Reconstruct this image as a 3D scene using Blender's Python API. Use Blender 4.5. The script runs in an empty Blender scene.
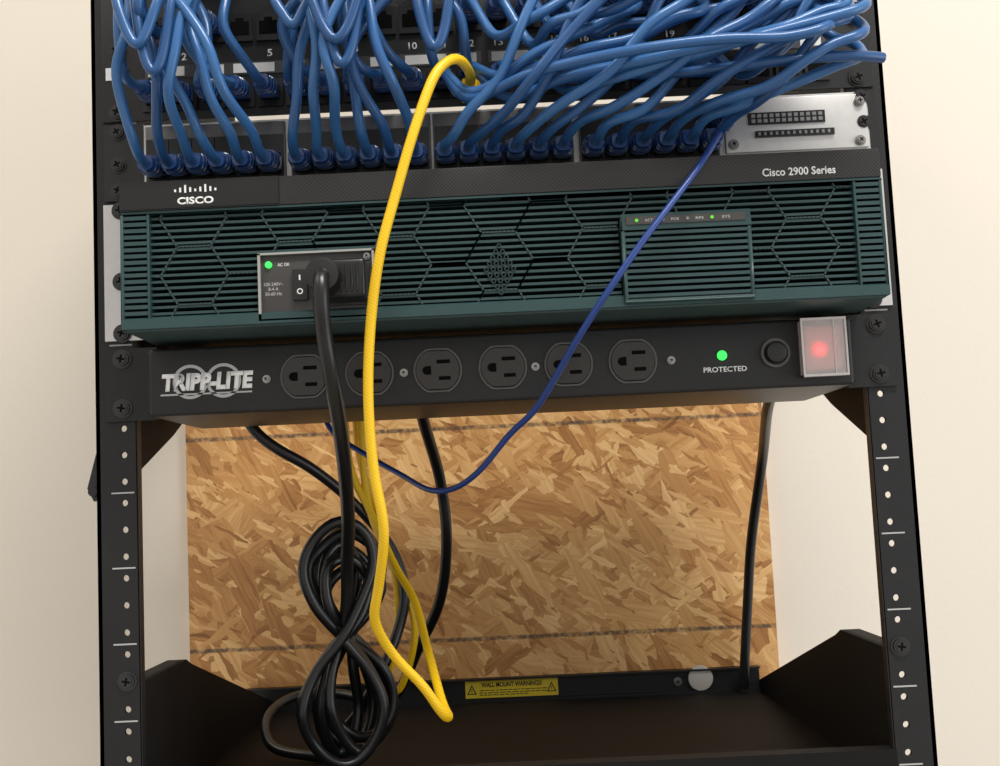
import bpy, bmesh, math, random
from mathutils import Vector, Matrix
random.seed(23)
S=0.001
scene=bpy.context.scene
col=scene.collection
try: scene.view_settings.view_transform='Standard'
except Exception: pass
WL={}
# ---------------------------------------------------------------- materials
def mat(name,c,rough=0.5,metal=0.0,emit=None,es=0,spec=0.5,trans=0,noise=0,nscale=60,bump=0,bscale=300,coat=0):
    m=bpy.data.materials.new(name);m.use_nodes=True
    nt=m.node_tree;N=nt.nodes;b=N["Principled BSDF"]
    b.inputs["Base Color"].default_value=(*c,1);b.inputs["Roughness"].default_value=rough
    b.inputs["Metallic"].default_value=metal;b.inputs["Specular IOR Level"].default_value=spec
    b.inputs["Coat Weight"].default_value=coat
    if trans: b.inputs["Transmission Weight"].default_value=trans
    if emit:
        b.inputs["Emission Color"].default_value=(*emit,1);b.inputs["Emission Strength"].default_value=es
    if noise or bump:
        tc=N.new("ShaderNodeTexCoord")
    if noise:
        n=N.new("ShaderNodeTexNoise");n.inputs["Scale"].default_value=nscale;n.inputs["Detail"].default_value=4
        nt.links.new(tc.outputs["Object"],n.inputs["Vector"])
        mx=N.new("ShaderNodeMix");mx.data_type='RGBA'
        mx.inputs[6].default_value=(*[max(0,v*(1-noise)) for v in c],1)
        mx.inputs[7].default_value=(*[min(1,v*(1+noise)) for v in c],1)
        nt.links.new(n.outputs["Fac"],mx.inputs[0]);nt.links.new(mx.outputs[2],b.inputs["Base Color"])
    if bump:
        n2=N.new("ShaderNodeTexNoise");n2.inputs["Scale"].default_value=bscale;n2.inputs["Detail"].default_value=3
        nt.links.new(tc.outputs["Object"],n2.inputs["Vector"])
        bp=N.new("ShaderNodeBump");bp.inputs["Strength"].default_value=bump;bp.inputs["Distance"].default_value=0.001
        nt.links.new(n2.outputs["Fac"],bp.inputs["Height"]);nt.links.new(bp.outputs[0],b.inputs["Normal"])
    return m
M_rack=mat("black_powder_coat",(0.010,0.010,0.011),0.42,noise=.3,bump=.25,bscale=1500,spec=.4)
M_tray=mat("black_tray_coat",(0.009,0.0085,0.0085),0.62,noise=.3,bump=.2,bscale=1500,spec=.14)
M_black=mat("black_plastic",(0.010,0.010,0.011),0.34,noise=.2)
M_gloss=mat("black_gloss_plastic",(0.009,0.009,0.010),0.2)
M_pdu=mat("black_painted_steel",(0.012,0.012,0.013),0.42,noise=.25,bump=.2,bscale=1600,spec=.42)
M_dark=mat("socket_dark",(0.002,0.002,0.002),0.8,spec=.1)
M_out=mat("outlet_plastic",(0.026,0.022,0.020),0.28)
M_outring=mat("outlet_rim",(0.085,0.08,0.075),0.35)
M_teal=mat("teal_plastic",(0.024,0.058,0.060),0.42,noise=.15,spec=.4)
M_slat=mat("teal_louvre",(0.026,0.058,0.061),0.45,noise=.2,spec=.4)
M_teal2=mat("teal_rib",(0.040,0.074,0.074),0.45)
M_hex=mat("hex_grey",(0.030,0.060,0.062),0.45,spec=.4)
M_strip=mat("mesh_strip",(0.012,0.012,0.013),0.32)
M_white=mat("white_print",(0.86,0.86,0.86),0.6)
M_tick=mat("tick_print",(0.42,0.42,0.41),0.6)
M_grey=mat("grey_print",(0.5,0.5,0.5),0.6)
M_dgrey=mat("dim_grey_print",(0.22,0.22,0.22),0.6)
M_silver=mat("brushed_silver",(0.62,0.61,0.60),0.38,metal=.55,noise=.08,nscale=200)
M_module=mat("port_module_steel",(0.13,0.13,0.135),0.4,metal=.5,noise=.2)
M_screw=mat("black_screw",(0.05,0.05,0.05),0.25,metal=.7)
M_chrome=mat("steel_screw",(0.35,0.34,0.33),0.3,metal=.9)
BL=[mat("blue_cable_pvc",(0.028,0.108,0.29),0.28,noise=.18,nscale=40),mat("blue_cable_pvc_deep",(0.018,0.078,0.225),0.30,noise=.18,nscale=40),mat("blue_cable_pvc_light",(0.036,0.132,0.335),0.28,noise=.15,nscale=40)]
M_blue2=mat("dark_blue_cable_pvc",(0.012,0.045,0.22),0.35)
M_plug=mat("blue_boot",(0.018,0.066,0.215),0.22,coat=.4)
def twist_yellow():
    m=mat("yellow_cable_pvc",(0.87,0.52,0.006),0.40)
    nt=m.node_tree;N=nt.nodes;L=nt.links;b=N["Principled BSDF"]
    tc=N.new("ShaderNodeTexCoord");mp=N.new("ShaderNodeMapping");mp.inputs["Rotation"].default_value=(0,math.radians(58),0)
    L.new(tc.outputs["Object"],mp.inputs[0])
    w=N.new("ShaderNodeTexWave");w.inputs["Scale"].default_value=190;w.inputs["Distortion"].default_value=1.5
    L.new(mp.outputs[0],w.inputs["Vector"])
    mx=N.new("ShaderNodeMix");mx.data_type='RGBA';mx.inputs[6].default_value=(.82,.49,.004,1);mx.inputs[7].default_value=(.92,.58,.006,1)
    L.new(w.outputs["Fac"],mx.inputs[0]);L.new(mx.outputs[2],b.inputs["Base Color"])
    bp=N.new("ShaderNodeBump");bp.inputs["Strength"].default_value=.15;bp.inputs["Distance"].default_value=.0004
    L.new(w.outputs["Fac"],bp.inputs["Height"]);L.new(bp.outputs[0],b.inputs["Normal"])
    return m
M_yel=twist_yellow()
M_cord=mat("black_rubber_cord",(0.009,0.009,0.010),0.32)
M_lab=mat("yellow_label",(0.80,0.60,0.03),0.45)
M_green=mat("green_led",(0.05,0.8,0.1),0.3,emit=(0.03,1,0.10),es=1.2)
M_green2=mat("green_led_dim",(0.1,0.5,0.05),0.3,emit=(0.2,0.8,0.05),es=.35)
M_red=mat("red_lit_rocker",(0.70,0.42,0.39),0.4,emit=(1,0.12,0.12),es=.14)
M_redhot=mat("red_lamp",(1,0.1,0.1),0.3,emit=(1,0.04,0.05),es=3)
M_redglow=mat("red_lamp_halo",(0.8,0.12,0.1),0.4,emit=(1,0.05,0.05),es=.8)
M_clear=mat("clear_cover",(1,0.95,0.93),0.25,trans=.68)
M_disc=mat("pale_putty",(0.45,0.43,0.39),0.7)
M_inlet=mat("inlet_grey",(0.05,0.047,0.045),0.45)
M_edge=mat("inlet_bright_edge",(0.42,0.42,0.40),0.35,metal=.5)
M_ceil=mat("ceiling_white",(0.8,0.78,0.75),0.9)
M_floor=mat("floor_tile",(0.35,0.32,0.28),0.6,noise=.2)
M_wall=mat("cream_wall_paint",(0.78,0.72,0.63),0.75,noise=.015,nscale=3,bump=.12,bscale=350)

def perforated():
    m=M_strip;nt=m.node_tree;N=nt.nodes;L=nt.links;b=N["Principled BSDF"]
    tc=N.new("ShaderNodeTexCoord");mp=N.new("ShaderNodeMapping")
    mp.inputs["Rotation"].default_value=(0,math.radians(45),0);mp.inputs["Scale"].default_value=(620,0.001,620)
    L.new(tc.outputs["Object"],mp.inputs[0])
    v=N.new("ShaderNodeTexVoronoi");v.inputs["Randomness"].default_value=0;v.inputs["Scale"].default_value=1
    L.new(mp.outputs[0],v.inputs["Vector"])
    r=N.new("ShaderNodeMapRange");r.inputs[1].default_value=.2;r.inputs[2].default_value=.4
    L.new(v.outputs["Distance"],r.inputs[0])
    mx=N.new("ShaderNodeMix");mx.data_type='RGBA';mx.inputs[6].default_value=(.002,.002,.002,1);mx.inputs[7].default_value=(.026,.026,.027,1)
    L.new(r.outputs[0],mx.inputs[0]);L.new(mx.outputs[2],b.inputs["Base Color"])
perforated()

def osb():
    m=bpy.data.materials.new("oriented_strand_board");m.use_nodes=True
    nt=m.node_tree;N=nt.nodes;L=nt.links;b=N["Principled BSDF"];b.inputs["Roughness"].default_value=.48
    tc=N.new("ShaderNodeTexCoord")
    dn=N.new("ShaderNodeTexNoise");dn.inputs["Scale"].default_value=60;dn.inputs["Detail"].default_value=6
    L.new(tc.outputs["Object"],dn.inputs["Vector"])
    dv=N.new("ShaderNodeVectorMath");dv.operation='MULTIPLY_ADD';dv.inputs[1].default_value=(.006,.006,.006)
    L.new(dn.outputs["Color"],dv.inputs[0]);L.new(tc.outputs["Object"],dv.inputs[2])
    def layer(ang,off,sx,sz):
        mp=N.new("ShaderNodeMapping");mp.inputs["Rotation"].default_value=(0,ang,0);mp.inputs["Location"].default_value=off
        L.new(dv.outputs[0],mp.inputs["Vector"])
        mp2=N.new("ShaderNodeMapping");mp2.inputs["Scale"].default_value=(sx,0.001,sz)
        L.new(mp.outputs[0],mp2.inputs["Vector"])
        v=N.new("ShaderNodeTexVoronoi");v.inputs["Scale"].default_value=1;v.inputs["Randomness"].default_value=1
        v.distance='MANHATTAN'
        L.new(mp2.outputs[0],v.inputs["Vector"])
        sp=N.new("ShaderNodeSeparateColor");L.new(v.outputs["Color"],sp.inputs[0])
        mp3=N.new("ShaderNodeMapping");mp3.inputs["Scale"].default_value=(16,0.001,300)
        L.new(mp.outputs[0],mp3.inputs["Vector"])
        n=N.new("ShaderNodeTexNoise");n.inputs["Scale"].default_value=1;n.inputs["Detail"].default_value=6;L.new(mp3.outputs[0],n.inputs["Vector"])
        a=N.new("ShaderNodeMath");a.operation='MULTIPLY_ADD';a.inputs[1].default_value=.7
        s2=N.new("ShaderNodeMath");s2.operation='MULTIPLY';s2.inputs[1].default_value=.56;L.new(sp.outputs[0],s2.inputs[0])
        L.new(n.outputs["Fac"],a.inputs[0]);L.new(s2.outputs[0],a.inputs[2])
        return a.outputs[0],sp.outputs[1]
    ls=[layer(.15,(0,0,0),10,20),layer(1.0,(.3,0,.7),13,36),layer(-.7,(.9,0,.2),16,48),layer(1.9,(.5,0,.1),24,90),layer(-.2,(.15,0,.5),14,44),layer(.6,(.45,0,.35),30,130),layer(-1.1,(.75,0,.15),26,70),layer(2.6,(.05,0,.85),60,220)]
    cur,_=ls[0]
    for (v,mk),th in zip(ls[1:],(.45,.5,.68,.6,.76,.72,.82)):
        g=N.new("ShaderNodeMath");g.operation='GREATER_THAN';g.inputs[1].default_value=th
        L.new(mk,g.inputs[0])
        mx=N.new("ShaderNodeMix");L.new(g.outputs[0],mx.inputs[0]);L.new(cur,mx.inputs[2]);L.new(v,mx.inputs[3]);cur=mx.outputs[0]
    r=N.new("ShaderNodeValToRGB");e=r.color_ramp
    e.elements[0].position=.2;e.elements[0].color=(.17,.062,.014,1)
    e.elements[1].position=.98;e.elements[1].color=(.86,.55,.24,1)
    for p,c in ((.34,(.38,.165,.044,1)),(.52,(.53,.26,.080,1)),(.72,(.65,.355,.128,1))):
        x=e.elements.new(p);x.color=c
    L.new(cur,r.inputs[0])
    sx=N.new("ShaderNodeSeparateXYZ");L.new(tc.outputs["Object"],sx.inputs[0])
    nn=N.new("ShaderNodeTexNoise");nn.inputs["Scale"].default_value=250;L.new(tc.outputs["Object"],nn.inputs["Vector"])
    colr=r.outputs[0]
    for z in OSBZ:
        s=N.new("ShaderNodeMath");s.operation='SUBTRACT';s.inputs[1].default_value=z;L.new(sx.outputs[2],s.inputs[0])
        ab=N.new("ShaderNodeMath");ab.operation='ABSOLUTE';L.new(s.outputs[0],ab.inputs[0])
        mr=N.new("ShaderNodeMapRange");mr.inputs[1].default_value=.0011;mr.inputs[2].default_value=.0026;mr.inputs[3].default_value=1;mr.inputs[4].default_value=0
        L.new(ab.outputs[0],mr.inputs[0])
        mu=N.new("ShaderNodeMath");mu.operation='MULTIPLY';L.new(mr.outputs[0],mu.inputs[0])
        mr2=N.new("ShaderNodeMapRange");mr2.inputs[1].default_value=.35;mr2.inputs[2].default_value=.6;mr2.inputs[3].default_value=.3;mr2.inputs[4].default_value=.9
        L.new(nn.outputs["Fac"],mr2.inputs[0]);L.new(mr2.outputs[0],mu.inputs[1])
        mx=N.new("ShaderNodeMix");mx.data_type='RGBA';mx.inputs[7].default_value=(.07,.05,.035,1)
        L.new(mu.outputs[0],mx.inputs[0]);L.new(colr,mx.inputs[6]);colr=mx.outputs[2]
    L.new(colr,b.inputs["Base Color"])
    bp=N.new("ShaderNodeBump");bp.inputs["Strength"].default_value=.5;bp.inputs["Distance"].default_value=.001
    L.new(cur,bp.inputs["Height"]);L.new(bp.outputs[0],b.inputs["Normal"])
    return m

# ---------------------------------------------------------------- helpers (all lengths in mm)
def finish(bm,name,m,parent=None,smooth=False,bevel=0,seg=2):
    if bevel:
        bmesh.ops.remove_doubles(bm,verts=bm.verts,dist=1e-4)
        bmesh.ops.bevel(bm,geom=[e for e in bm.edges if e.is_manifold and e.calc_face_angle(0)>.6],offset=bevel,segments=seg,affect='EDGES',profile=.6)
    vs=bm.verts
    lo=[min(v.co[i] for v in vs) for i in range(3)];hi=[max(v.co[i] for v in vs) for i in range(3)]
    c=Vector([(lo[0]+hi[0])/2,(lo[1]+hi[1])/2,(lo[2]+hi[2])/2])
    for v in vs: v.co=(v.co-c)*S
    bmesh.ops.recalc_face_normals(bm,faces=bm.faces)
    me=bpy.data.meshes.new(name);bm.to_mesh(me);bm.free()
    if smooth:
        for p in me.polygons: p.use_smooth=True
        try: me.set_sharp_from_angle(angle=.7)
        except Exception: pass
    ms=m if isinstance(m,(list,tuple)) else [m]
    for x in ms: me.materials.append(x)
    o=bpy.data.objects.new(name,me);col.objects.link(o)
    o.location=c*S;WL[o.name]=c*S
    if parent: setp(o,parent)
    return o
def setp(o,parent):
    o.parent=parent;o.matrix_parent_inverse=Matrix.Translation(-WL[parent.name])
def empty(name,loc,label,cat,group=None):
    o=bpy.data.objects.new(name,None);o.empty_display_size=.02;col.objects.link(o)
    o.location=Vector(loc)*S;WL[o.name]=o.location.copy();meta(o,label,cat,group);return o
def meta(o,label,cat,group=None):
    o["label"]=label;o["category"]=cat
    if group:o["group"]=group
def abox(bm,x0,x1,y0,y1,z0,z1,mi=0):
    v=[bm.verts.new((x,y,z)) for z in (z0,z1) for y in (y0,y1) for x in (x0,x1)]
    for f in ((0,1,3,2),(4,6,7,5),(0,4,5,1),(2,3,7,6),(0,2,6,4),(1,5,7,3)):
        bm.faces.new([v[i] for i in f]).material_index=mi
def box(name,b,m,parent=None,bevel=0,seg=2):
    bm=bmesh.new();abox(bm,*b);return finish(bm,name,m,parent,bevel>0,bevel,seg)
def boxes(name,bl,m,parent=None,bevel=0):
    bm=bmesh.new()
    for b in bl: abox(bm,*b)
    return finish(bm,name,m,parent,bevel>0,bevel,1)
def prism(bm,poly,y0,y1,mi=0,axis='y'):
    f=(lambda a,b,d:(a,d,b)) if axis=='y' else (lambda a,b,d:(d,a,b))
    A=[bm.verts.new(f(p[0],p[1],y0)) for p in poly];B=[bm.verts.new(f(p[0],p[1],y1)) for p in poly]
    n=len(poly)
    bm.faces.new(A).material_index=mi;bm.faces.new(B[::-1]).material_index=mi
    for i in range(n): bm.faces.new((A[i],B[i],B[(i+1)%n],A[(i+1)%n])).material_index=mi
def circ(x,z,r,n=24,rz=None):
    rz=rz or r
    return [(x+r*math.cos(2*math.pi*i/n),z+rz*math.sin(2*math.pi*i/n)) for i in range(n)]
def disc(name,x,z,r,y0,y1,m,parent=None,n=28,bevel=0,rz=None):
    bm=bmesh.new();prism(bm,circ(x,z,r,n,rz),y0,y1);return finish(bm,name,m,parent,True,bevel,2)
def ring(bm,x,z,r0,r1,y0,y1,n=32,mi=0,ez=1.0,clip=None):
    vs=[]
    for i in range(n):
        a=2*math.pi*i/n;c,s=math.cos(a),math.sin(a)*ez
        def q(r,y):
            dz=r*s
            if clip: dz=max(-clip-(r-r0)*.8,min(clip+(r-r0)*.8,dz))
            return bm.verts.new((x+r*c,y,z+dz))
        vs.append([q(r,y) for r,y in ((r0,y0),(r1,y0),(r1,y1),(r0,y1))])
    for i in range(n):
        A,B=vs[i],vs[(i+1)%n]
        for k in range(4): bm.faces.new((A[k],A[(k+1)%4],B[(k+1)%4],B[k])).material_index=mi
def screw(x,z,y,parent,r=4.6,m=None,name="screw"):
    bm=bmesh.new()
    ring(bm,x,z,r*.98,r*1.3,y-.8,y,20)
    prism(bm,circ(x,z,r,20),y-2.4,y)
    prism(bm,circ(x,z,r*.75,20),y-3.2,y-2.4)
    a=random.uniform(0,1.5)
    for t in (a,a+math.pi/2):
        c,s=math.cos(t),math.sin(t);l=r*.55;w=r*.13
        prism(bm,[(x+c*l-s*w,z+s*l+c*w),(x-c*l-s*w,z-s*l+c*w),(x-c*l+s*w,z-s*l-c*w),(x+c*l+s*w,z+s*l-c*w)],y-3.4+(t-a)*.02,y-3.1,1)
    return finish(bm,name,[m or M_screw,M_dark],parent,True)
def text(body,x,z,w,h,y,m,parent,name="lettering",bold=0,shear=0,ext=.15):
    c=bpy.data.curves.new("txt",'FONT');c.body=body;c.size=1;c.offset=bold;c.shear=shear;c.align_x='CENTER';c.resolution_u=3
    o=bpy.data.objects.new("txt",c);col.objects.link(o)
    dg=bpy.context.evaluated_depsgraph_get();dg.update()
    me=bpy.data.meshes.new_from_object(o.evaluated_get(dg));bpy.data.objects.remove(o)
    xs=[v.co.x for v in me.vertices];ys=[v.co.y for v in me.vertices]
    cx,cy=(min(xs)+max(xs))/2,(min(ys)+max(ys))/2
    sw=w/(max(xs)-min(xs));sh=h/(max(ys)-min(ys)) if h else sw
    bm=bmesh.new();bm.from_mesh(me);bpy.data.meshes.remove(me)
    for v in bm.verts: v.co=Vector((x+(v.co.x-cx)*sw,y,z+(v.co.y-cy)*sh))
    r=bmesh.ops.extrude_face_region(bm,geom=bm.faces[:])
    for g in r["geom"]:
        if isinstance(g,bmesh.types.BMVert): g.co.y-=ext
    return finish(bm,name,m,parent)
def spline(pts,step=4.0):
    P=[Vector(p) for p in pts];out=[]
    P=[P[0]*2-P[1]]+P+[P[-1]*2-P[-2]]
    for i in range(1,len(P)-2):
        p0,p1,p2,p3=P[i-1:i+3];n=max(3,int((p2-p1).length/step))
        for k in range(n):
            t=k/n
            out.append(.5*((2*p1)+(-p0+p2)*t+(2*p0-5*p1+4*p2-p3)*t*t+(-p0+3*p1-3*p2+p3)*t**3))
    out.append(P[-2]);return out
def tube(name,pts,r,m,parent=None,seg=10,step=4.0,smooth=3):
    C=spline(pts,step)
    for _ in range(smooth):
        C=[C[0]]+[(C[i-1]+C[i]*2+C[i+1])/4 for i in range(1,len(C)-1)]+[C[-1]]
    bm=bmesh.new();rings=[];T=(C[1]-C[0]).normalized();U=T.orthogonal().normalized()
    for i,p in enumerate(C):
        t=(C[min(i+1,len(C)-1)]-C[max(i-1,0)])
        t=t.normalized() if t.length>1e-6 else T
        U=(U-t*U.dot(t)).normalized();V=t.cross(U);T=t
        rings.append([bm.verts.new(p+U*(r*math.cos(2*math.pi*k/seg))+V*(r*math.sin(2*math.pi*k/seg))) for k in range(seg)])
    for A,B in zip(rings,rings[1:]):
        for k in range(seg): bm.faces.new((A[k],A[(k+1)%seg],B[(k+1)%seg],B[k]))
    bm.faces.new(rings[0][::-1]);bm.faces.new(rings[-1])
    return finish(bm,name,m,parent,True)
def plug(x,z,y,parent,m=None,g=1.0):
    """modular plug with a ribbed strain-relief boot leaving the jack toward -Y"""
    bm=bmesh.new()
    abox(bm,x-5.8,x+5.8,y-9,y+2,z-4.2,z+4.2)
    abox(bm,x-3,x+3,y-12,y-1,z+4.2,z+6.4)
    secs=[(y-8,6.8,6.4),(y-13,6.8,6.4),(y-14,5.7,5.3),(y-15.5,5.7,5.3),(y-16,6.5,6.1),(y-18.5,6.3,6.0),(y-19,5.2,5.0),(y-20.5,5.2,5.0),(y-21,6.0,5.7),(y-23.5,5.8,5.5),(y-24,4.8,4.7),(y-25,4.8,4.7),(y-25.5,5.4,5.2),(y-29,4.5,4.4)]
    prev=None
    for yy,a,b in secs:
        dz=-.14*(y-8-yy);a*=g;b*=g
        R=[bm.verts.new((x+a*math.copysign(abs(math.cos(t))**.7,math.cos(t)),yy,z+dz+b*math.copysign(abs(math.sin(t))**.7,math.sin(t)))) for t in [2*math.pi*(k+.5)/12 for k in range(12)]]
        if prev:
            for k in range(12): bm.faces.new((prev[k],prev[(k+1)%12],R[(k+1)%12],R[k]))
        else: bm.faces.new(R)
        prev=R
    bm.faces.new(prev[::-1])
    return finish(bm,"plug",m or M_plug,parent,True)

# ---------------------------------------------------------------- setting
def struct(name,b,m):
    o=box(name,b,m);o["kind"]="structure";return o
struct("wall_back",(-1900,1900,424,500,-1300,1500),M_wall)
struct("floor",(-1900,1900,-2600,424,-1400,-1300),M_floor)
struct("ceiling",(-1900,1900,-2600,424,1500,1560),M_ceil)
PLY=(-305,247,410,423.9,-330,120)
plyc=(PLY[4]+PLY[5])/2
OSBZ=[(-36-plyc)*S,(-235-plyc)*S]
ply=box("plywood_board",PLY,osb());meta(ply,"tan strand board backing panel with two dark ink lines","wood panel")

# ---------------------------------------------------------------- rack
rack=empty("equipment_rack",(0,200,-292),"black steel wall mount rack frame with punched rails and tray","rack")
U=45.65
def rail(sgn):
    bm=bmesh.new()
    zs=[]
    for u in range(-8,8):
        base=u*U
        for dz in (6.5,22.8,39.1): zs.append(base+dz)
    zs=[z for z in zs if -300<z<340]
    x0,x1=(225,250) if sgn>0 else (-250,-225)
    xc=233 if sgn>0 else -233
    y0,y1=0,2.5
    edges=[-330]+[(a+b)/2 for a,b in zip(zs,zs[1:])]+[350]
    n=16
    for i,z in enumerate(zs):
        za,zb=edges[i],edges[i+1]
        r=2.0
        inner=[];outer=[]
        for k in range(n):
            a=2*math.pi*(k+.5)/n;c,s=math.cos(a),math.sin(a)
            inner.append((xc+r*c,z+r*s))
            tx=((x1-xc)/c if c>0 else (x0-xc)/c) if abs(c)>1e-6 else 1e9
            tz=((zb-z)/s if s>0 else (za-z)/s) if abs(s)>1e-6 else 1e9
            t=min(tx,tz);outer.append([xc+t*c,z+t*s])
        for cx,cz in ((x0,za),(x1,za),(x0,zb),(x1,zb)):
            ang=math.atan2(cz-z,cx-xc)
            k=min(range(n),key=lambda k:abs((math.atan2(outer[k][1]-z,outer[k][0]-xc)-ang+math.pi)%(2*math.pi)-math.pi))
            outer[k]=[cx,cz]
        for y,fl in ((y0,0),(y1,1)):
            I=[bm.verts.new((p[0],y,p[1])) for p in inner];O=[bm.verts.new((p[0],y,p[1])) for p in outer]
            for k in range(n):
                q=(I[k],I[(k+1)%n],O[(k+1)%n],O[k]);bm.faces.new(q if not fl else q[::-1])
            if fl==0: I0=I
            else:
                for k in range(n): bm.faces.new((I0[k],I[k],I[(k+1)%n],I0[(k+1)%n]))
    xo=x1 if sgn>0 else x0
    abox(bm,min(xo,xo-2.5*sgn),max(xo,xo-2.5*sgn),0,38,-330,350)
    xi=x0 if sgn>0 else x1
    abox(bm,xi-.6,xi+.6,0,7,-330,350)
    return finish(bm,"rail",M_rack,rack)
for s in (-1,1):
    rail(s)
    for u in range(-6,8):
        z=u*U-.4
        bm=bmesh.new();xa=(227,241) if s>0 else (-241,-227)
        abox(bm,xa[0],xa[1],-.25,0,z-.45,z+.45);finish(bm,"tick_mark",M_tick,rack)
    x=227*s
    def plate(poly,fl):
        bm=bmesh.new()
        prism(bm,poly,x-1.2,x+1.2,axis='x')
        for (ya,za),(yb,zb) in fl:
            w=12*s
            vv=[bm.verts.new(p) for p in ((x,ya,za),(x+w,ya,za),(x+w,yb,zb),(x,yb,zb),(x,ya,za-1.5),(x+w,ya,za-1.5),(x+w,yb,zb-1.5),(x,yb,zb-1.5))]
            for f in ((0,1,2,3),(7,6,5,4),(0,4,5,1),(2,6,7,3),(0,3,7,4),(1,5,6,2)): bm.faces.new([vv[i] for i in f])
        finish(bm,"gusset",M_tray,rack)
    plate([(2.5,-206),(106,-206),(120,-211),(405,-284),(405,-315),(2.5,-315)],[((2.5,-206),(106,-206)),((120,-211),(405,-284))])
    plate([(2.5,-80),(90,-50),(160,-20),(300,140),(300,340),(2.5,340)],[((2.5,-80),(90,-50)),((90,-50),(160,-20))])
    screw(233*s,-205,0,rack,4.6)
for s in (-1,1): box("upper_arm",(min(250*s,246*s),max(250*s,246*s),38,409,300,345),M_rack,rack)
tr=[(-226,226,0,405,-294,-292),(-226,226,-1,1.5,-300,-265),(-226,226,1.5,12,-266.5,-265)]
boxes("tray",tr,M_tray,rack)
boxes("rear_bracket",[(-250,226,400,403,-292,-270),(-250,226,394,403,-271.5,-270),(-250,226,396,403,-292,-289.5)],M_rack,rack)
for x in (-150,150): screw(x,-281,399.8,rack,3,M_chrome)
bm=bmesh.new();prism(bm,[(-251,-62),(-258,-88),(-254,-96),(-251,-94)],6,22);prism(bm,circ(-254,-90,3,14),4,24);finish(bm,"latch",M_black,rack)
st=box("warning_sticker",(-47,39,399.3,400,-288,-271),M_lab,rack);
text("WALL MOUNT WARNINGS!",-4,-276.2,56,4.4,399.3,M_black,st,bold=.03)
bl=[]
for zz,w in ((-281.2,30),(-283.4,31),(-285.4,22)):
    x=-34
    while x<-34+2*w:
        l=random.uniform(2,6);bl.append((x,x+l,399.1,399.3,zz-.35,zz+.35));x+=l+1
boxes("fine_print",bl,M_black,st)
for cx in (-41,33):
    bm=bmesh.new();prism(bm,[(cx-4.4,-284.5),(cx+4.4,-284.5),(cx,-275.5)],399.0,399.3)
    prism(bm,[(cx-2.9,-283.7),(cx+2.9,-283.7),(cx,-277.6)],398.9,399.1,1)
    abox(bm,cx-.4,cx+.4,398.7,398.95,-281.6,-279.2);abox(bm,cx-.4,cx+.4,398.7,398.95,-283.1,-282.2)
    finish(bm,"warning_triangle",[M_black,M_lab],st)
d=disc("putty_disc",171,-278.5,11.5,396,399.6,M_disc,None,32,1);meta(d,"pale round disc stuck on the rear rack crossbar","disc")

# ---------------------------------------------------------------- router
rt=empty("router",(4,100,0),"dark teal rack mounted router with hexagon grille front bezel","router")
box("chassis",(-213,221,-30,240,1,87),M_inlet,rt)
for s in (-1,1):
    bm=bmesh.new();xa=(-243,-214) if s<0 else (221,244)
    abox(bm,xa[0],xa[1],-2,-.3,2,88);finish(bm,"rack_ear",M_silver,rt)
    for z in (6.5,39,84): screw(232*s,z,-2,rt,4.4)
X0,X1=-214,224
bz=boxes("bezel",[(X0,X1,-60,-30,0,2.2),(X0,X1,-60,-30,66.5,68),(X0,X0+1.6,-60,-30,2.2,66.5),(X1-1.6,X1,-60,-30,2.2,66.5),
 (X0+15,X0+16.5,-60,-42,2,67),(X1-16.5,X1-15,-60,-42,2,67)],M_teal,rt,.4)
bm=bmesh.new();prism(bm,[(-60.5,-.5),(-60.5,5),(-58,6.5),(-30,6.5),(-30,-.5)],X0,X1,axis='x');finish(bm,"sill",M_teal,bz,True)
box("underside_plate",(X0+2,X1-2,-58,2,-1.6,-.5),M_teal2,bz)
box("grille_backing",(X0+2,X1-2,-41,-39,3,67),M_dark,bz)
bm=bmesh.new()
def slat(xa,xb,z,h,yo=-57):
    prism(bm,[(yo,z),(yo,z+h),(yo+15,z+h-.3),(yo+15,z+.6)],xa,xb,axis='x')
z=7.6
while z<66:
    for xa,xb in ((X0+1.5,X0+15),(X1-15,X1-1.5)): slat(xa,xb,z,2.2,-59.5)
    spans=[(X0+16,-136),(-68,72),(148,X1-16)] if z<39.5 else ([(X0+16,72),(148,X1-16)] if z<52 else [(X0+16,X1-16)])
    for xa,xb in spans: slat(xa,xb,z,1.5)
    z+=3.7
finish(bm,"louvre_grille",M_slat,bz)
bm=bmesh.new();a=19.5;h=a*math.sqrt(3)
done=set()
def rib(p,q):
    k=tuple(sorted([(round(p[0]),round(p[1])),(round(q[0]),round(q[1]))]))
    if k in done: return
    done.add(k)
    n=8
    for i in range(n):
        t0,t1=i/n,(i+1)/n+.02
        A=(p[0]+(q[0]-p[0])*t0,p[1]+(q[1]-p[1])*t0);B=(p[0]+(q[0]-p[0])*t1,p[1]+(q[1]-p[1])*t1)
        ok=True
        for (x,zz) in (A,B):
            if not(X0+17<x<X1-17 and 6.5<zz<67): ok=False
            if -136<x<-68 and zz<40.5: ok=False
            if 72<x<148 and zz<53: ok=False
        if not ok: continue
        d=Vector((B[0]-A[0],B[1]-A[1])).normalized();nx,nz=-d.y*.45,d.x*.45
        prism(bm,[(A[0]+nx,A[1]+nz),(B[0]+nx,B[1]+nz),(B[0]-nx,B[1]-nz),(A[0]-nx,A[1]-nz)],-57.6,-54)
for i in range(-8,9):
    for j in range(-3,4):
        cx=3+i*1.5*a;cz=30+j*h+(h/2 if i%2 else 0)
        P=[(cx+a*math.cos(math.pi/3*k),cz+a*math.sin(math.pi/3*k)) for k in range(6)]
        for k in range(6): rib(P[k],P[(k+1)%6])
finish(bm,"honeycomb_ribs",M_hex,bz)
bm=bmesh.new()
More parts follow.
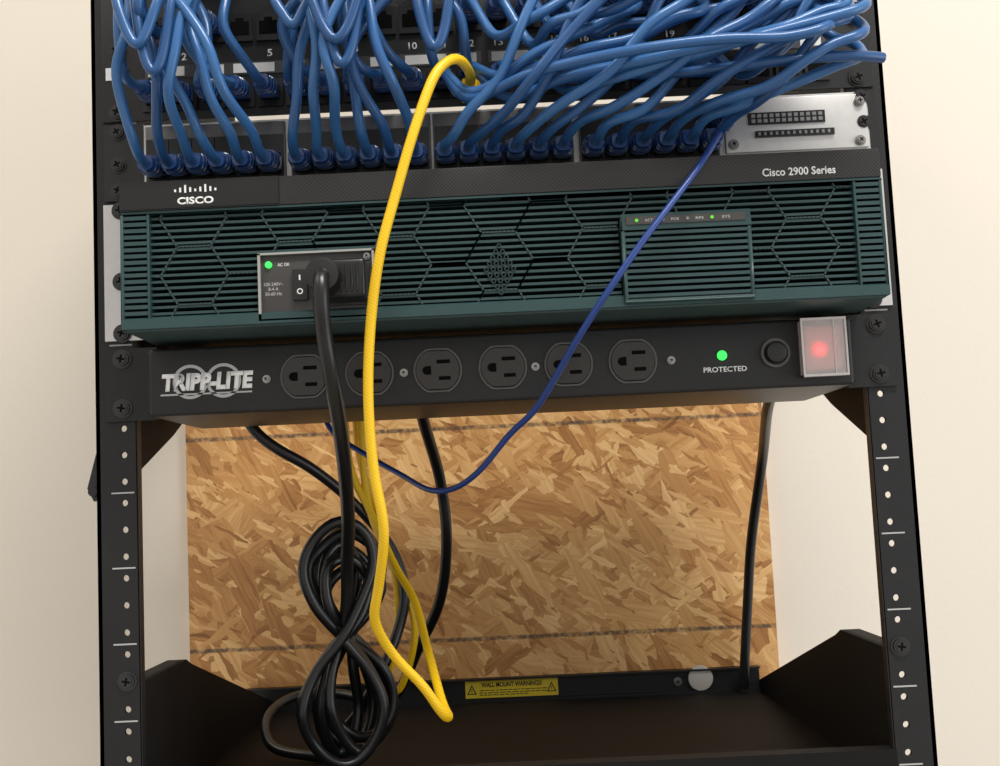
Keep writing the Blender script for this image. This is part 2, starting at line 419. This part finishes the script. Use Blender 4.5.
for i in range(-4,5):
    for j in range(-4,5):
        x=3+i*3.9+(1.95 if j%2 else 0);zz=25+j*3.4
        if abs(x-3)+abs(zz-25)*.75<11.5: ring(bm,x,zz,1.0,1.45,-58.2,-57,6)
finish(bm,"honeycomb_medallion",M_hex,bz)
box("top_strip",(X0,X1,-60.5,-30,68,85),M_strip,bz,.8)
box("name_plate",(X0,-122,-61.5,-60,68.6,85),M_gloss,bz,.5)
text("CISCO",-170,72.6,21,4.3,-61.5,M_white,bz,"lettering",bold=.035)
bm=bmesh.new()
for i,hh in enumerate([1.2,2.2,3.6,2.2,1.2,2.2,3.6,2.2,1.2]):
    x=-181.5+i*2.9;abox(bm,x-.55,x+.55,-61.8,-61.5,78.2-hh*.25,78.2+hh*1.0)
finish(bm,"bridge_emblem",M_white,bz)
text("Cisco 2900 Series",177,73.4,42,4.8,-60.5,M_white,bz,"lettering",bold=.02)
pm=box("power_inlet",(-134.5,-69.5,-58,-35,2,39.5),M_inlet,rt,.4)
boxes("frame_edge",[(-135.5,-134,-60.5,-50,1.5,40),(-70,-68.8,-60.5,-50,1.5,40),(-135.5,-68.8,-60.5,-50,39,40.2),(-135.5,-68.8,-60.5,-50,1,2)],M_edge,pm)
disc("power_led",-129.5,33.5,1.9,-59.5,-58,M_green,pm,16)
text("AC OK",-121,33.5,7,1.9,-58,M_white,pm)
text("100-240V~\n8-4 A\n50-60 Hz",-127,19.5,11,7.6,-58,M_grey,pm)
sw=box("rocker_switch",(-116,-107,-61,-58,12,30),M_black,pm,.6)
text("I",-111.5,25,.9,3,-61,M_white,sw);
bm=bmesh.new();ring(bm,-111.5,17,1.1,1.7,-61.3,-61,20);finish(bm,"off_mark",M_white,sw)
bm=bmesh.new();abox(bm,-103.5,-71.5,-60,-58,8,32.5);finish(bm,"inlet_socket",M_black,pm,True,.8)
screw(-73,36,-58,pm,1.6,M_chrome)
vm=boxes("vented_module",[(73,147,-63,-50,1,3),(73,147,-63,-50,43,52.5),(73,75.2,-63,-50,3,43),(144.8,147,-63,-50,3,43)],M_teal,rt,.5)
bm=bmesh.new();z=4.0
while z<42:
    prism(bm,[(-62.5,z),(-62.5,z+1.9),(-54,z+1.7),(-54,z+.3)],75,145,axis='x');z+=3.6
finish(bm,"louvre_slats",M_slat,vm);box("vent_backing",(75,145,-53,-50,3,43),M_dark,vm)
box("indicator_strip",(76,144,-63.6,-62.8,46,50.5),M_inlet,vm)
for i,(x,mm) in enumerate(((82,M_green2),(97,M_dgrey),(111,M_dgrey),(125,M_green2))):
    disc("indicator_led",x,48.2,1.0,-64.1,-63.6,mm,vm,12)
for x,t in ((89,"ACT"),(104,"POE"),(118,"RPS"),(133,"SYS")): text(t,x,48.2,4.5,1.5,-63.6,M_grey,vm)

# ---------------------------------------------------------------- switch row
ns=empty("network_switch",(4,60,90),"silver faced network switch packed with blue cables","network switch")
box("chassis",(-217,224,3,200,90,138),M_inlet,ns)
box("face_plate",(-217,238,-2,-.3,90,138),M_silver,ns)
box("rack_ear",(-242,-217,-2.5,-1,90,139),M_black,ns);box("rack_ear",(238,243,-2.5,-1,90,139),M_black,ns)
for x,z in ((-233,96.5),(-233,113),(-233,134),(234,134),(234,118)): screw(x,z,-2.5,ns,4.0)
GX=[-207,-116,-27,64];PJ=[]
for g in GX:
    xs=[g+k*14.3 for k in range(6)];PJ.append(xs)
    md=box("port_module",(g-8,g+6*14.3-6.3,-5,-2,92,136),M_module,ns,.4)
    for x in xs:
        bm=bmesh.new();abox(bm,x-6.9,x+6.9,-7,-5,98,127,0);abox(bm,x-5.4,x+5.4,-7.3,-7,102,115,1);finish(bm,"port",[M_black,M_dark],md)
sm=box("expansion_plate",(147.5,236.5,-4.5,-2,102,136),M_silver,ns,.4)
boxes("slotted_connector",[(166,215,-6.5,-4.5,110.5,114.5)],M_black,sm)
box("vent_bar",(162,210,-5.5,-4.5,118.8,126.5),M_black,sm)
bm=bmesh.new()
for i in range(12):
    abox(bm,164+i*3.8,166.4+i*3.8,-5.9,-5.5,120,122.2);abox(bm,164+i*3.8,166.4+i*3.8,-5.9,-5.5,123.2,125.4)
for i in range(13): abox(bm,167.5+i*3.6,169+i*3.6,-6.9,-6.5,111.5,113.5)
finish(bm,"slots",M_dgrey,sm)
for x,z in ((151,131),(231,106),(152,107),(232,131)): screw(x,z,-4.5,sm,2.6,M_chrome)

# ---------------------------------------------------------------- patch panels
pp=empty("patch_panel",(0,10,141),"black numbered patch panel crowded with blue cables","patch panel")
box("panel",(-243,243,-2,-.3,141,232),M_pdu,pp,.6)
PX=[63+(n-16)*18.1 for n in range(1,25)]
def jack(x,z,parent):
    bm=bmesh.new();abox(bm,x-8,x+8,-4.5,-2,z-9,z+9,0)
    abox(bm,x-5.8,x+5.8,-4.9,-4.5,z-5,z+3.5,1);abox(bm,x-2.5,x+2.5,-4.9,-4.5,z+3.5,z+6,1)
    return finish(bm,"jack",[M_black,M_dark],parent)
for n,x in enumerate(PX,1):
    jack(x,198,pp);jack(x,155,pp)
    text(str(n),x,181.5,3.2 if n<10 else 5.4,4.6,-2,M_white,pp,"port_number",bold=.015)
M_lw=mat("label_window_plastic",(.06,.06,.062),.3)
M_paper=mat("white_label_paper",(.68,.68,.66),.6)
for g in range(4):
    x=(PX[g*6]+PX[g*6+5])/2
    lw=boxes("label_window",[(x-52,x+52,-2.6,-2,168,176)],M_lw,pp)
    for xa,xb in ((x-50,x-27),(x-18,x-2),(x+4,x+30),(x+36,x+49)): box("white_label",(xa,xb,-2.9,-2.6,169,175),M_paper,lw)
for xa,xb,za,zb in ((-240,-226,168,176),): box("white_label",(xa,xb,-3,-2,za,zb),M_white,pp)
for s in (-1,1):
    for z in (147,187,227): screw(233*s,z,-2,pp,4.4)
bl=[]
for k,zz in enumerate((204,201,197,194)):
    x=222
    while x<238:
        l=random.uniform(1.2,3.5);bl.append((x,min(x+l,239),-2.2,-2,zz-.45,zz+.45));x+=l+.7
boxes("fine_print",bl,M_grey,pp)
p2=empty("patch_panel",(0,10,232),"black patch panel mounted above another","patch panel")
box("panel",(-243,243,-2,-.3,233,324),M_pdu,p2,.6)
for x in PX: jack(x,262,p2)

# ---------------------------------------------------------------- power strip
ps=empty("power_strip",(0,50,-48),"black rack mount power strip with six outlets and lit switch","power strip")
PZ0,PZ1=-47.5,-6.5;PY=-20
body=box("housing",(-211,212,PY,100,PZ0,PZ1),M_pdu,ps,2.2,3)
for s in (-1,1):
    bm=bmesh.new();x0,x1=(212,243) if s>0 else (-243,-211)
    abox(bm,x0,x1,-2.5,-.5,-48,-3);finish(bm,"rack_ear",M_rack,ps)
    bm=bmesh.new();xx=212.2 if s>0 else -211.2
    prism(bm,[(PY+3,-45),(PY+3,-9),(-1,-4),(-1,-48)],min(xx,xx+1.8*s),max(xx,xx+1.8*s),axis='x');finish(bm,"ear_web",M_rack,ps)
    for z in (-9.5,-40): screw(232.5*s,z,-2.5,ps,4.6)
OX=[-117,-78,-37,2,41.5,80]
for x in OX:
    z=-27.5
    bm=bmesh.new()
    ring(bm,x,z,13.4,14.6,PY-1.4,PY+.2,40,1,clip=12.2)
    pts=[(x+13.0*math.cos(t),z+max(-11.4,min(11.4,13.0*math.sin(t)))) for t in [2*math.pi*i/40 for i in range(40)]]
    prism(bm,pts,PY-2.4,PY)
    o=finish(bm,"outlet",[M_out,M_outring],ps,True,.0)
    bm=bmesh.new()
    abox(bm,x-.5,x+7.5,PY-2.75,PY-2.4,z+3.9,z+6.1);abox(bm,x+.5,x+7.5,PY-2.75,PY-2.4,z-6.1,z-3.9)
    prism(bm,[(x-4.0,z-2.6),(x-4.0,z+2.6)]+[(x-6.4+2.8*math.cos(t),z+2.6*math.sin(t)) for t in [math.pi/2+math.pi*i/10 for i in range(11)]],PY-2.75,PY-2.4)
    finish(bm,"contact_slots",M_dark,o)
for x in (-140,-57.5,21.5,103): screw(x,-28,PY,ps,1.9,M_chrome)
M_logo=mat("bright_logo_print",(.95,.95,.95),.6)
text("TRIPP-LITE",-175.5,-27.5,55,10.5,PY-.1,M_logo,ps,"lettering",bold=.055,shear=.12,ext=.4)
bm=bmesh.new()
for cx in (-186,-166): ring(bm,cx,-27.5,8.7,10.6,PY-.12,PY,40,0,.98)
abox(bm,-204,-149,PY-.12,PY,-35.4,-34.4)
finish(bm,"logo_rings",M_grey,ps)
disc("protected_light",133.5,-26.5,3.0,PY-1.5,PY,M_green,ps,20,.6)
text("PROTECTED",135,-34.8,26,3.2,PY,M_white,ps,"lettering",bold=.015)
bm=bmesh.new();ring(bm,165.5,-26.5,7.2,8.8,PY-1.8,PY,32);bt=finish(bm,"breaker_button",M_outring,ps,True);disc("button_cap",165.5,-26.5,6.0,PY-5.5,PY,M_black,bt,28,1.2)
sw=box("rocker_switch",(183,203.5,PY-4,PY,-38,-12),M_red,ps,1)
disc("lamp_halo",191,-26,5.2,PY-4.4,PY-4,M_redglow,sw,24)
disc("lamp",191,-26,2.4,PY-5.2,PY-4.4,M_redhot,sw,16)
cv=boxes("switch_cover",[(180,206,PY-9,PY-8,-42,-8),(180,181,PY-8,PY,-42,-8),(205,206,PY-8,PY,-42,-8),(180,206,PY-8,PY,-9,-8),(180,206,PY-8,PY,-42,-41)],M_clear,ps)
boxes("cover_rim",[(179.5,206.5,PY-9.6,PY-8.9,-42.5,-41),(179.5,206.5,PY-9.6,PY-8.9,-9,-7.5),(198.5,199.3,PY-9.4,PY-9,-41,-9),(179.5,180.6,PY-9.6,PY-8.9,-41,-9),(205.4,206.5,PY-9.6,PY-8.9,-41,-9)],mat("frosted_rim",(.9,.84,.82),.35,trans=.3),cv)

# ---------------------------------------------------------------- cables
J=lambda a:random.uniform(-a,a)
CR=3.0
def cable(pts,r=CR,m=None,label="blue network patch cable looping between patch panel and switch",cat="cable",group="blue patch cables",name="network_cable",plugs=(),pm=None,g=1.0):
    o=tube(name,pts,r,m or random.choice(BL));meta(o,label,cat,group)
    for (x,z,y) in plugs: plug(x,z,y,o,pm,g)
    return o
LB="blue network cable plugged into the switch, rising to the patch panel"
LD="blue network cable hanging down into the patch panel"
SZ=107.5
def from_switch(x): return [(x,-32,SZ-3.2),(x+J(.5),-44,SZ-3.4)]
# (where the strand passes in the bunch, where it leaves above): order is mixed so that strands cross
b1=[(-211,-206),(-186,-196),(-170,-150),(-182,-178),(-160,-168),(-152,-186)]
for i,(x,(mx,t)) in enumerate(zip(PJ[0],b1)):
    y=-64-[0,14,22,6,12,26][i]+J(2)
    cable(from_switch(x)+[(x+(mx-x)*.1+J(2),-62,112),((x+mx)/2+J(4),y,127),(mx+J(3),y-6,150),(mx+(t-mx)*.35+J(5),y-4,172),(mx+(t-mx)*.75+J(4),y,194),(t,y+4,216),(t,-45,245),(t,-36,262),(t,-32,262)],label=LB,plugs=[(x,SZ,-5),(t,262,-4)],g=1.04)
b2=[(-104,-92),(-90,-112),(-88,-58),(-74,-80),(-76,-30),(-60,-66)]
for i,(x,(mx,t)) in enumerate(zip(PJ[1],b2)):
    y=-66-[4,18,26,0,12,22][i]+J(2)
    cable(from_switch(x)+[(x+(mx-x)*.1+J(2),-62,112),((x+mx)/2+J(4),y,127),(mx+J(3),y-6,148),(mx+(t-mx)*.3+J(4),y-4,170),(mx+(t-mx)*.7+J(3),y,192),(t,y+4,214),(t,-45,245),(t,-36,262),(t,-32,262)],label=LB,plugs=[(x,SZ,-5),(t,262,-4)],g=1.04)
for n,mx,t,zb in ((1,-214,-202,140),(2,-200,-214,146),(3,-160,-192,140),(4,-176,-158,144),(5,-150,-154,150),(6,-112,-106,150),(7,-116,-98,140),(8,-78,-104,142),(9,-84,-70,138),(10,-68,-76,146),(11,-34,-18,140),(12,-14,-36,146),(3.5,-190,-170,136),(8.5,-66,-88,134)):
    f=n!=int(n);x=PX[int(n)-1] ;z0=198 if f else 155;y=-46+J(8)-(34 if f else 0)
    cable([(x,-32,z0-2.8),(x+J(1),-43,z0-6),((x+mx)/2,-58-(14 if f else 0),zb+10+(20 if f else 0)),(mx+J(3),y-16,174),((mx+t)/2+J(5),y-10,198),(t,y,220),(t,-42,250),(t,-32,300)],label=LD,plugs=[(x,z0,-4)])
# U-shaped slack loops in front of the bunches
for x0,x1,zb,y in ((-196,-170,136,-92),(-176,-206,150,-96),(-92,-64,134,-96),(-62,-100,146,-100),(-40,-14,142,-92),(-120,-92,160,-88)):
    xm=(x0+x1)/2
    cable([(x0,-30,300),(x0,-44,248),(x0+J(2),y+20,212),(x0+(xm-x0)*.2,y,180),(x0+(xm-x0)*.6,y-2,zb+10),(xm,y-2,zb),(x1+(xm-x1)*.6,y-2,zb+11),(x1+(xm-x1)*.2,y,182),(x1+J(2),y+20,212),(x1,-44,248),(x1,-30,300)],label="blue network cable slack hanging in a loose loop")
def fan(x0,z0,plugz,apex,ay,hook=24,label="blue network cable sweeping sideways in a smooth arc",lead=12,w=3):
    ex,ez=apex
    s=[(x0,-32,z0-3),(x0+1,-44,z0-3.5)]
    bx,bz=x0+lead,min(z0,plugz)
    dX,dZ=ex-bx,ez-bz
    mid=[(bx+dX*f+J(w),-58+(ay+58)*g+J(w),bz+dZ*h_+J(w)) for f,g,h_ in ((.0,.0,.0),(.18,.5,.06),(.42,.85,.28),(.68,1.0,.60),(.88,1.0,.88))]
    e=[(ex,ay,ez+1),(ex+7,ay+9,ez+8),(ex+4,ay+20,ez+19),(ex-10,ay+30,ez+31),(ex-hook,-46,max(214,ez+44)),(ex-hook-4,-42,252),(ex-hook-4,-32,300)]
    return cable(s+mid+e,label=label,plugs=[(x0,z0,-5)],g=1.04)
sw_src=PJ[2]+PJ[3]
ap=[(40,188),(76,176),(70,190),(124,172),(112,182),(160,160),(150,172),(188,148),(176,164),(205,136),(209,130),(196,156)]
for i,(x,a_) in enumerate(zip(sw_src,ap)):
    fan(x,SZ,112,a_,-78-[0,14,6,22,2,18][i%6],hook=22+(i%3)*8,lead=8)
for i,(n,ex,ez) in enumerate(((11,84,168),(12,120,158),(13,142,164),(13,96,180),(14,170,152),(15,146,178),(15,186,164),(16,160,176),(17,198,154),(18,186,176),(19,207,160),(20,198,180),(12,64,186),(14,124,186))):
    up=(i in (3,5,12,13))
    fan(PX[n-1],198 if up else 155,160 if up else 134,(ex,ez),-72-[0,16,8,24,4][i%5],hook=22+(i%4)*9,lead=16,label="blue network cable looped out in front of the patch panel",w=4)
for i,(n,ex,ez) in enumerate(((12,198,146),(14,206,150),(11,184,138))):
    fan(PX[n-1],155,128,(ex,ez),-98-i*5,hook=34,lead=20,w=4)
# curled ends that hook back tightly near the side of the panel
for cx,cz,rr,y,n in ((176,178,16,-84,22),(150,184,14,-92,20),(196,172,13,-76,23),(120,188,14,-90,18)):
    x=PX[n-1]
    pts=[(x,-32,195),(x,-44,194)]
    for k in range(8):
        t=-math.pi*.9+k*math.pi*1.7/7
        pts.append((cx+rr*math.cos(t),y+18-abs(k-4)*(-3),cz+rr*.8*math.sin(t)))
    pts+=[(cx-4,-52,226),(cx-6,-42,252),(cx-6,-32,300)]
    cable(pts,label="blue network cable curled back in a tight loop",plugs=[(x,198,-4)])
for n in (13,14,16,17,19):
    x=PX[n-1]
    cable([(x,-32,195),(x+1,-44,195),(x+5,-56,202),(x+8,-58,216),(x+4,-44,250),(x+4,-32,300)],label="blue network cable leaving the upper jack row",plugs=[(x,198,-4)])
cable([(PX[14]+1,-32,152.5),(PX[14]+14,-54,140),(110,-80,128),(165,-94,127),(202,-94,128),(221,-88,128)],label="long blue network cable reaching past the rack rail",plugs=[(PX[14],155,-4)])
yel=[(-10,-32,144),(-9,-46,142),(-10,-64,141.5),(-16,-82,142),(-27,-92,131),(-40,-98,97),(-52,-98,60),(-62,-97,27),(-69,-90,-11),(-72,-85,-49),(-71,-80,-87),(-67,-75,-120),(-73,-60,-153),(-77,-50,-171),(-69,-30,-193),(-53,-20,-213),(-43,-12,-231),(-40,2,-235),(-45,22,-230),(-57,80,-204),(-68,120,-174),(-83,140,-150),(-101,150,-109),(-114,150,-79),(-117,150,-40),(-117,150,-20)]
cable(yel,2.9,M_yel,"long yellow network cable hanging in front of the rack","cable",None,plugs=[(-10,147,-4)],pm=M_yel)
yb=[(-110,158,-20),(-108,158,-70),(-96,160,-112),(-86,162,-150),(-84,165,-190),(-92,170,-226),(-96,172,-240),(-88,174,-246),(-78,170,-226),(-72,165,-196),(-80,160,-160),(-96,150,-125),(-104,152,-90),(-106,152,-20)]
cable(yb,2.7,M_yel,"yellow cable slack hanging behind the black coil","cable",None)
blu=[(144,-34,117.5),(141,-38,112),(136,-46,103),(119,-70,77),(99,-80,52),(81,-85,30),(62,-85,5),(46,-75,-17),(34,-60,-35),(20,-40,-55),(4,-20,-68),(-15,0,-88),(-32,20,-98),(-49,40,-98),(-71,80,-86),(-98,110,-70),(-125,130,-50),(-135,135,-20)]
cable(blu,1.9,M_blue2,"thin dark blue cable draped diagonally across the router","cable",None,plugs=[(144,120,-6)],pm=M_blue2)

# power cable with coil
pc=empty("power_cable",(-116,110,-285),"thick black power cable plugged into router and tied in coil","power cable")
bm=bmesh.new();abox(bm,-103,-72,-80,-60,9,31);o=finish(bm,"plug",M_black,pc,True,2.5,3)
boxes("grip_ridges",[(-86+i*3,-84.6+i*3,-81.2,-79.5,12,28) for i in range(4)],M_black,o,.3)
bm=bmesh.new();prism(bm,circ(-94,20,9.5,24),-94,-79);finish(bm,"plug_grip",M_black,o,True,1.8)
cordp=[(-94,-84,22),(-94,-95,19),(-94,-99,6),(-94,-92,-12),(-92,-84,-34),(-92,-60,-57),(-95,-20,-84),(-102,40,-115),(-109,80,-142),(-112,96,-170),(-116,104,-192)]
tube("cord",cordp,4.5,M_cord,pc,12)
f8=[(-116,0,-197),(-98,1,-220),(-89,2,-247),(-98,1,-270),(-117,0,-281),(-137,-1,-268),(-145,-2,-243),(-134,-1,-218),(-117,0,-197),(-101,1,-171),(-92,2,-144),(-100,1,-124),(-116,0,-117),(-131,-1,-126),(-140,-2,-146),(-132,-1,-173)]
pts=[]
for k in range(7):
    sx=[.95,.62,1.0,.80,.42,.88,.7][k];szu=[1,.72,.92,.62,.84,.96,.8][k];szl=[.98,.90,1.0,.84,.95,.93,.99][k];dy=[-18,-10,-2,6,0,12,17][k];an=[0,.06,-.05,.04,-.03,.05,-.02][k];cx=[0,6,0,8,-4,4,-2][k]
    for (x,y,z) in f8:
        dx=(x+116)*sx;dz=(z+197)*(szu if z>-197 else szl)
        w=min(1,abs(dz)/30)
        pts.append((-116+cx*w+dx*math.cos(an)-dz*math.sin(an)+J(1.5)+(J(3) if abs(dz)<1 else 0),110+dy+y*5+J(2),-197+dx*math.sin(an)+dz*math.cos(an)+J(2)))
tube("coil",pts,3.8,M_cord,pc,12)
CL="black power cord hanging behind the power strip"
def bcord(pts,r,label=CL):
    o=tube("power_cable",pts,r,M_cord,None,12);meta(o,label,"power cable","black cords behind the rack")
bcord([(-188,112,-12),(-184,112,-36),(-174,112,-52),(-160,118,-64),(-140,130,-77),(-115,150,-101),(-88,160,-136),(-78,160,-169),(-84,160,-198),(-96,150,-225),(-120,160,-262),(-150,180,-286)],4.0)
bcord([(-60,120,-30),(-58,150,-49),(-51,200,-89),(-49,220,-136),(-58,250,-185),(-80,280,-227),(-98,300,-262),(-120,310,-286)],4.4)
bcord([(205,150,-30),(207,200,-44),(221,300,-82),(217,350,-152),(214,370,-207),(209,380,-268),(208,384,-287)],4.4,"black cord running down beside the strand board")
bcord([(-110,235,-262),(-140,250,-256),(-166,250,-254),(-186,230,-258),(-192,200,-268),(-183,180,-282),(-157,170,-287),(-125,150,-287)],3.8,"black cord curled on the rack tray")

# ---------------------------------------------------------------- light and camera
def area(name,loc,rot,sx,sy,p,c):
    l=bpy.data.lights.new(name,'AREA');l.shape='RECTANGLE';l.size=sx;l.size_y=sy;l.energy=p;l.color=c
    o=bpy.data.objects.new(name,l);o.location=loc;o.rotation_euler=rot;col.objects.link(o);return o
area("ceiling_panel_light",(0.45,-0.9,1.45),(0,0,0),0.9,0.4,38,(1,.97,.92))
area("ceiling_panel_light",(-1.1,-0.6,1.45),(0,0,0),.6,1.2,9,(1,.93,.82))
fill=area("cool_fill_light",(1.75,-0.9,-0.1),(0,0,0),.8,1.2,9,(.90,.95,1))  # added fill without a real source: cools the lower right wall, gives highlights
fill.rotation_euler=(Vector((0.1,0.4,-0.2))-Vector((1.75,-0.9,-0.1))).to_track_quat('-Z','Y').to_euler()
w=bpy.data.worlds.new("room");scene.world=w;w.use_nodes=True
bg=w.node_tree.nodes["Background"];bg.inputs[0].default_value=(1,.965,.92,1);bg.inputs[1].default_value=.74
cam=bpy.data.cameras.new("camera");co=bpy.data.objects.new("camera",cam);col.objects.link(co);scene.camera=co
cam.sensor_width=36;cam.lens=36*1200/1000;cam.clip_start=.01
p,y,r=.098,-.004,-.046
right=Vector((math.cos(y),-math.sin(y),0));fw=Vector((math.sin(y),math.cos(y),0));up=Vector((0,0,1))
f2=fw*math.cos(p)+up*math.sin(p);u2=up*math.cos(p)-fw*math.sin(p)
r2=right*math.cos(r)+u2*math.sin(r);u3=u2*math.cos(r)-right*math.sin(r)
m3=Matrix((r2,u3,-f2)).transposed()
co.matrix_world=Matrix.Translation(Vector((2.7,-735.9,-107.2))*S)@m3.to_4x4()
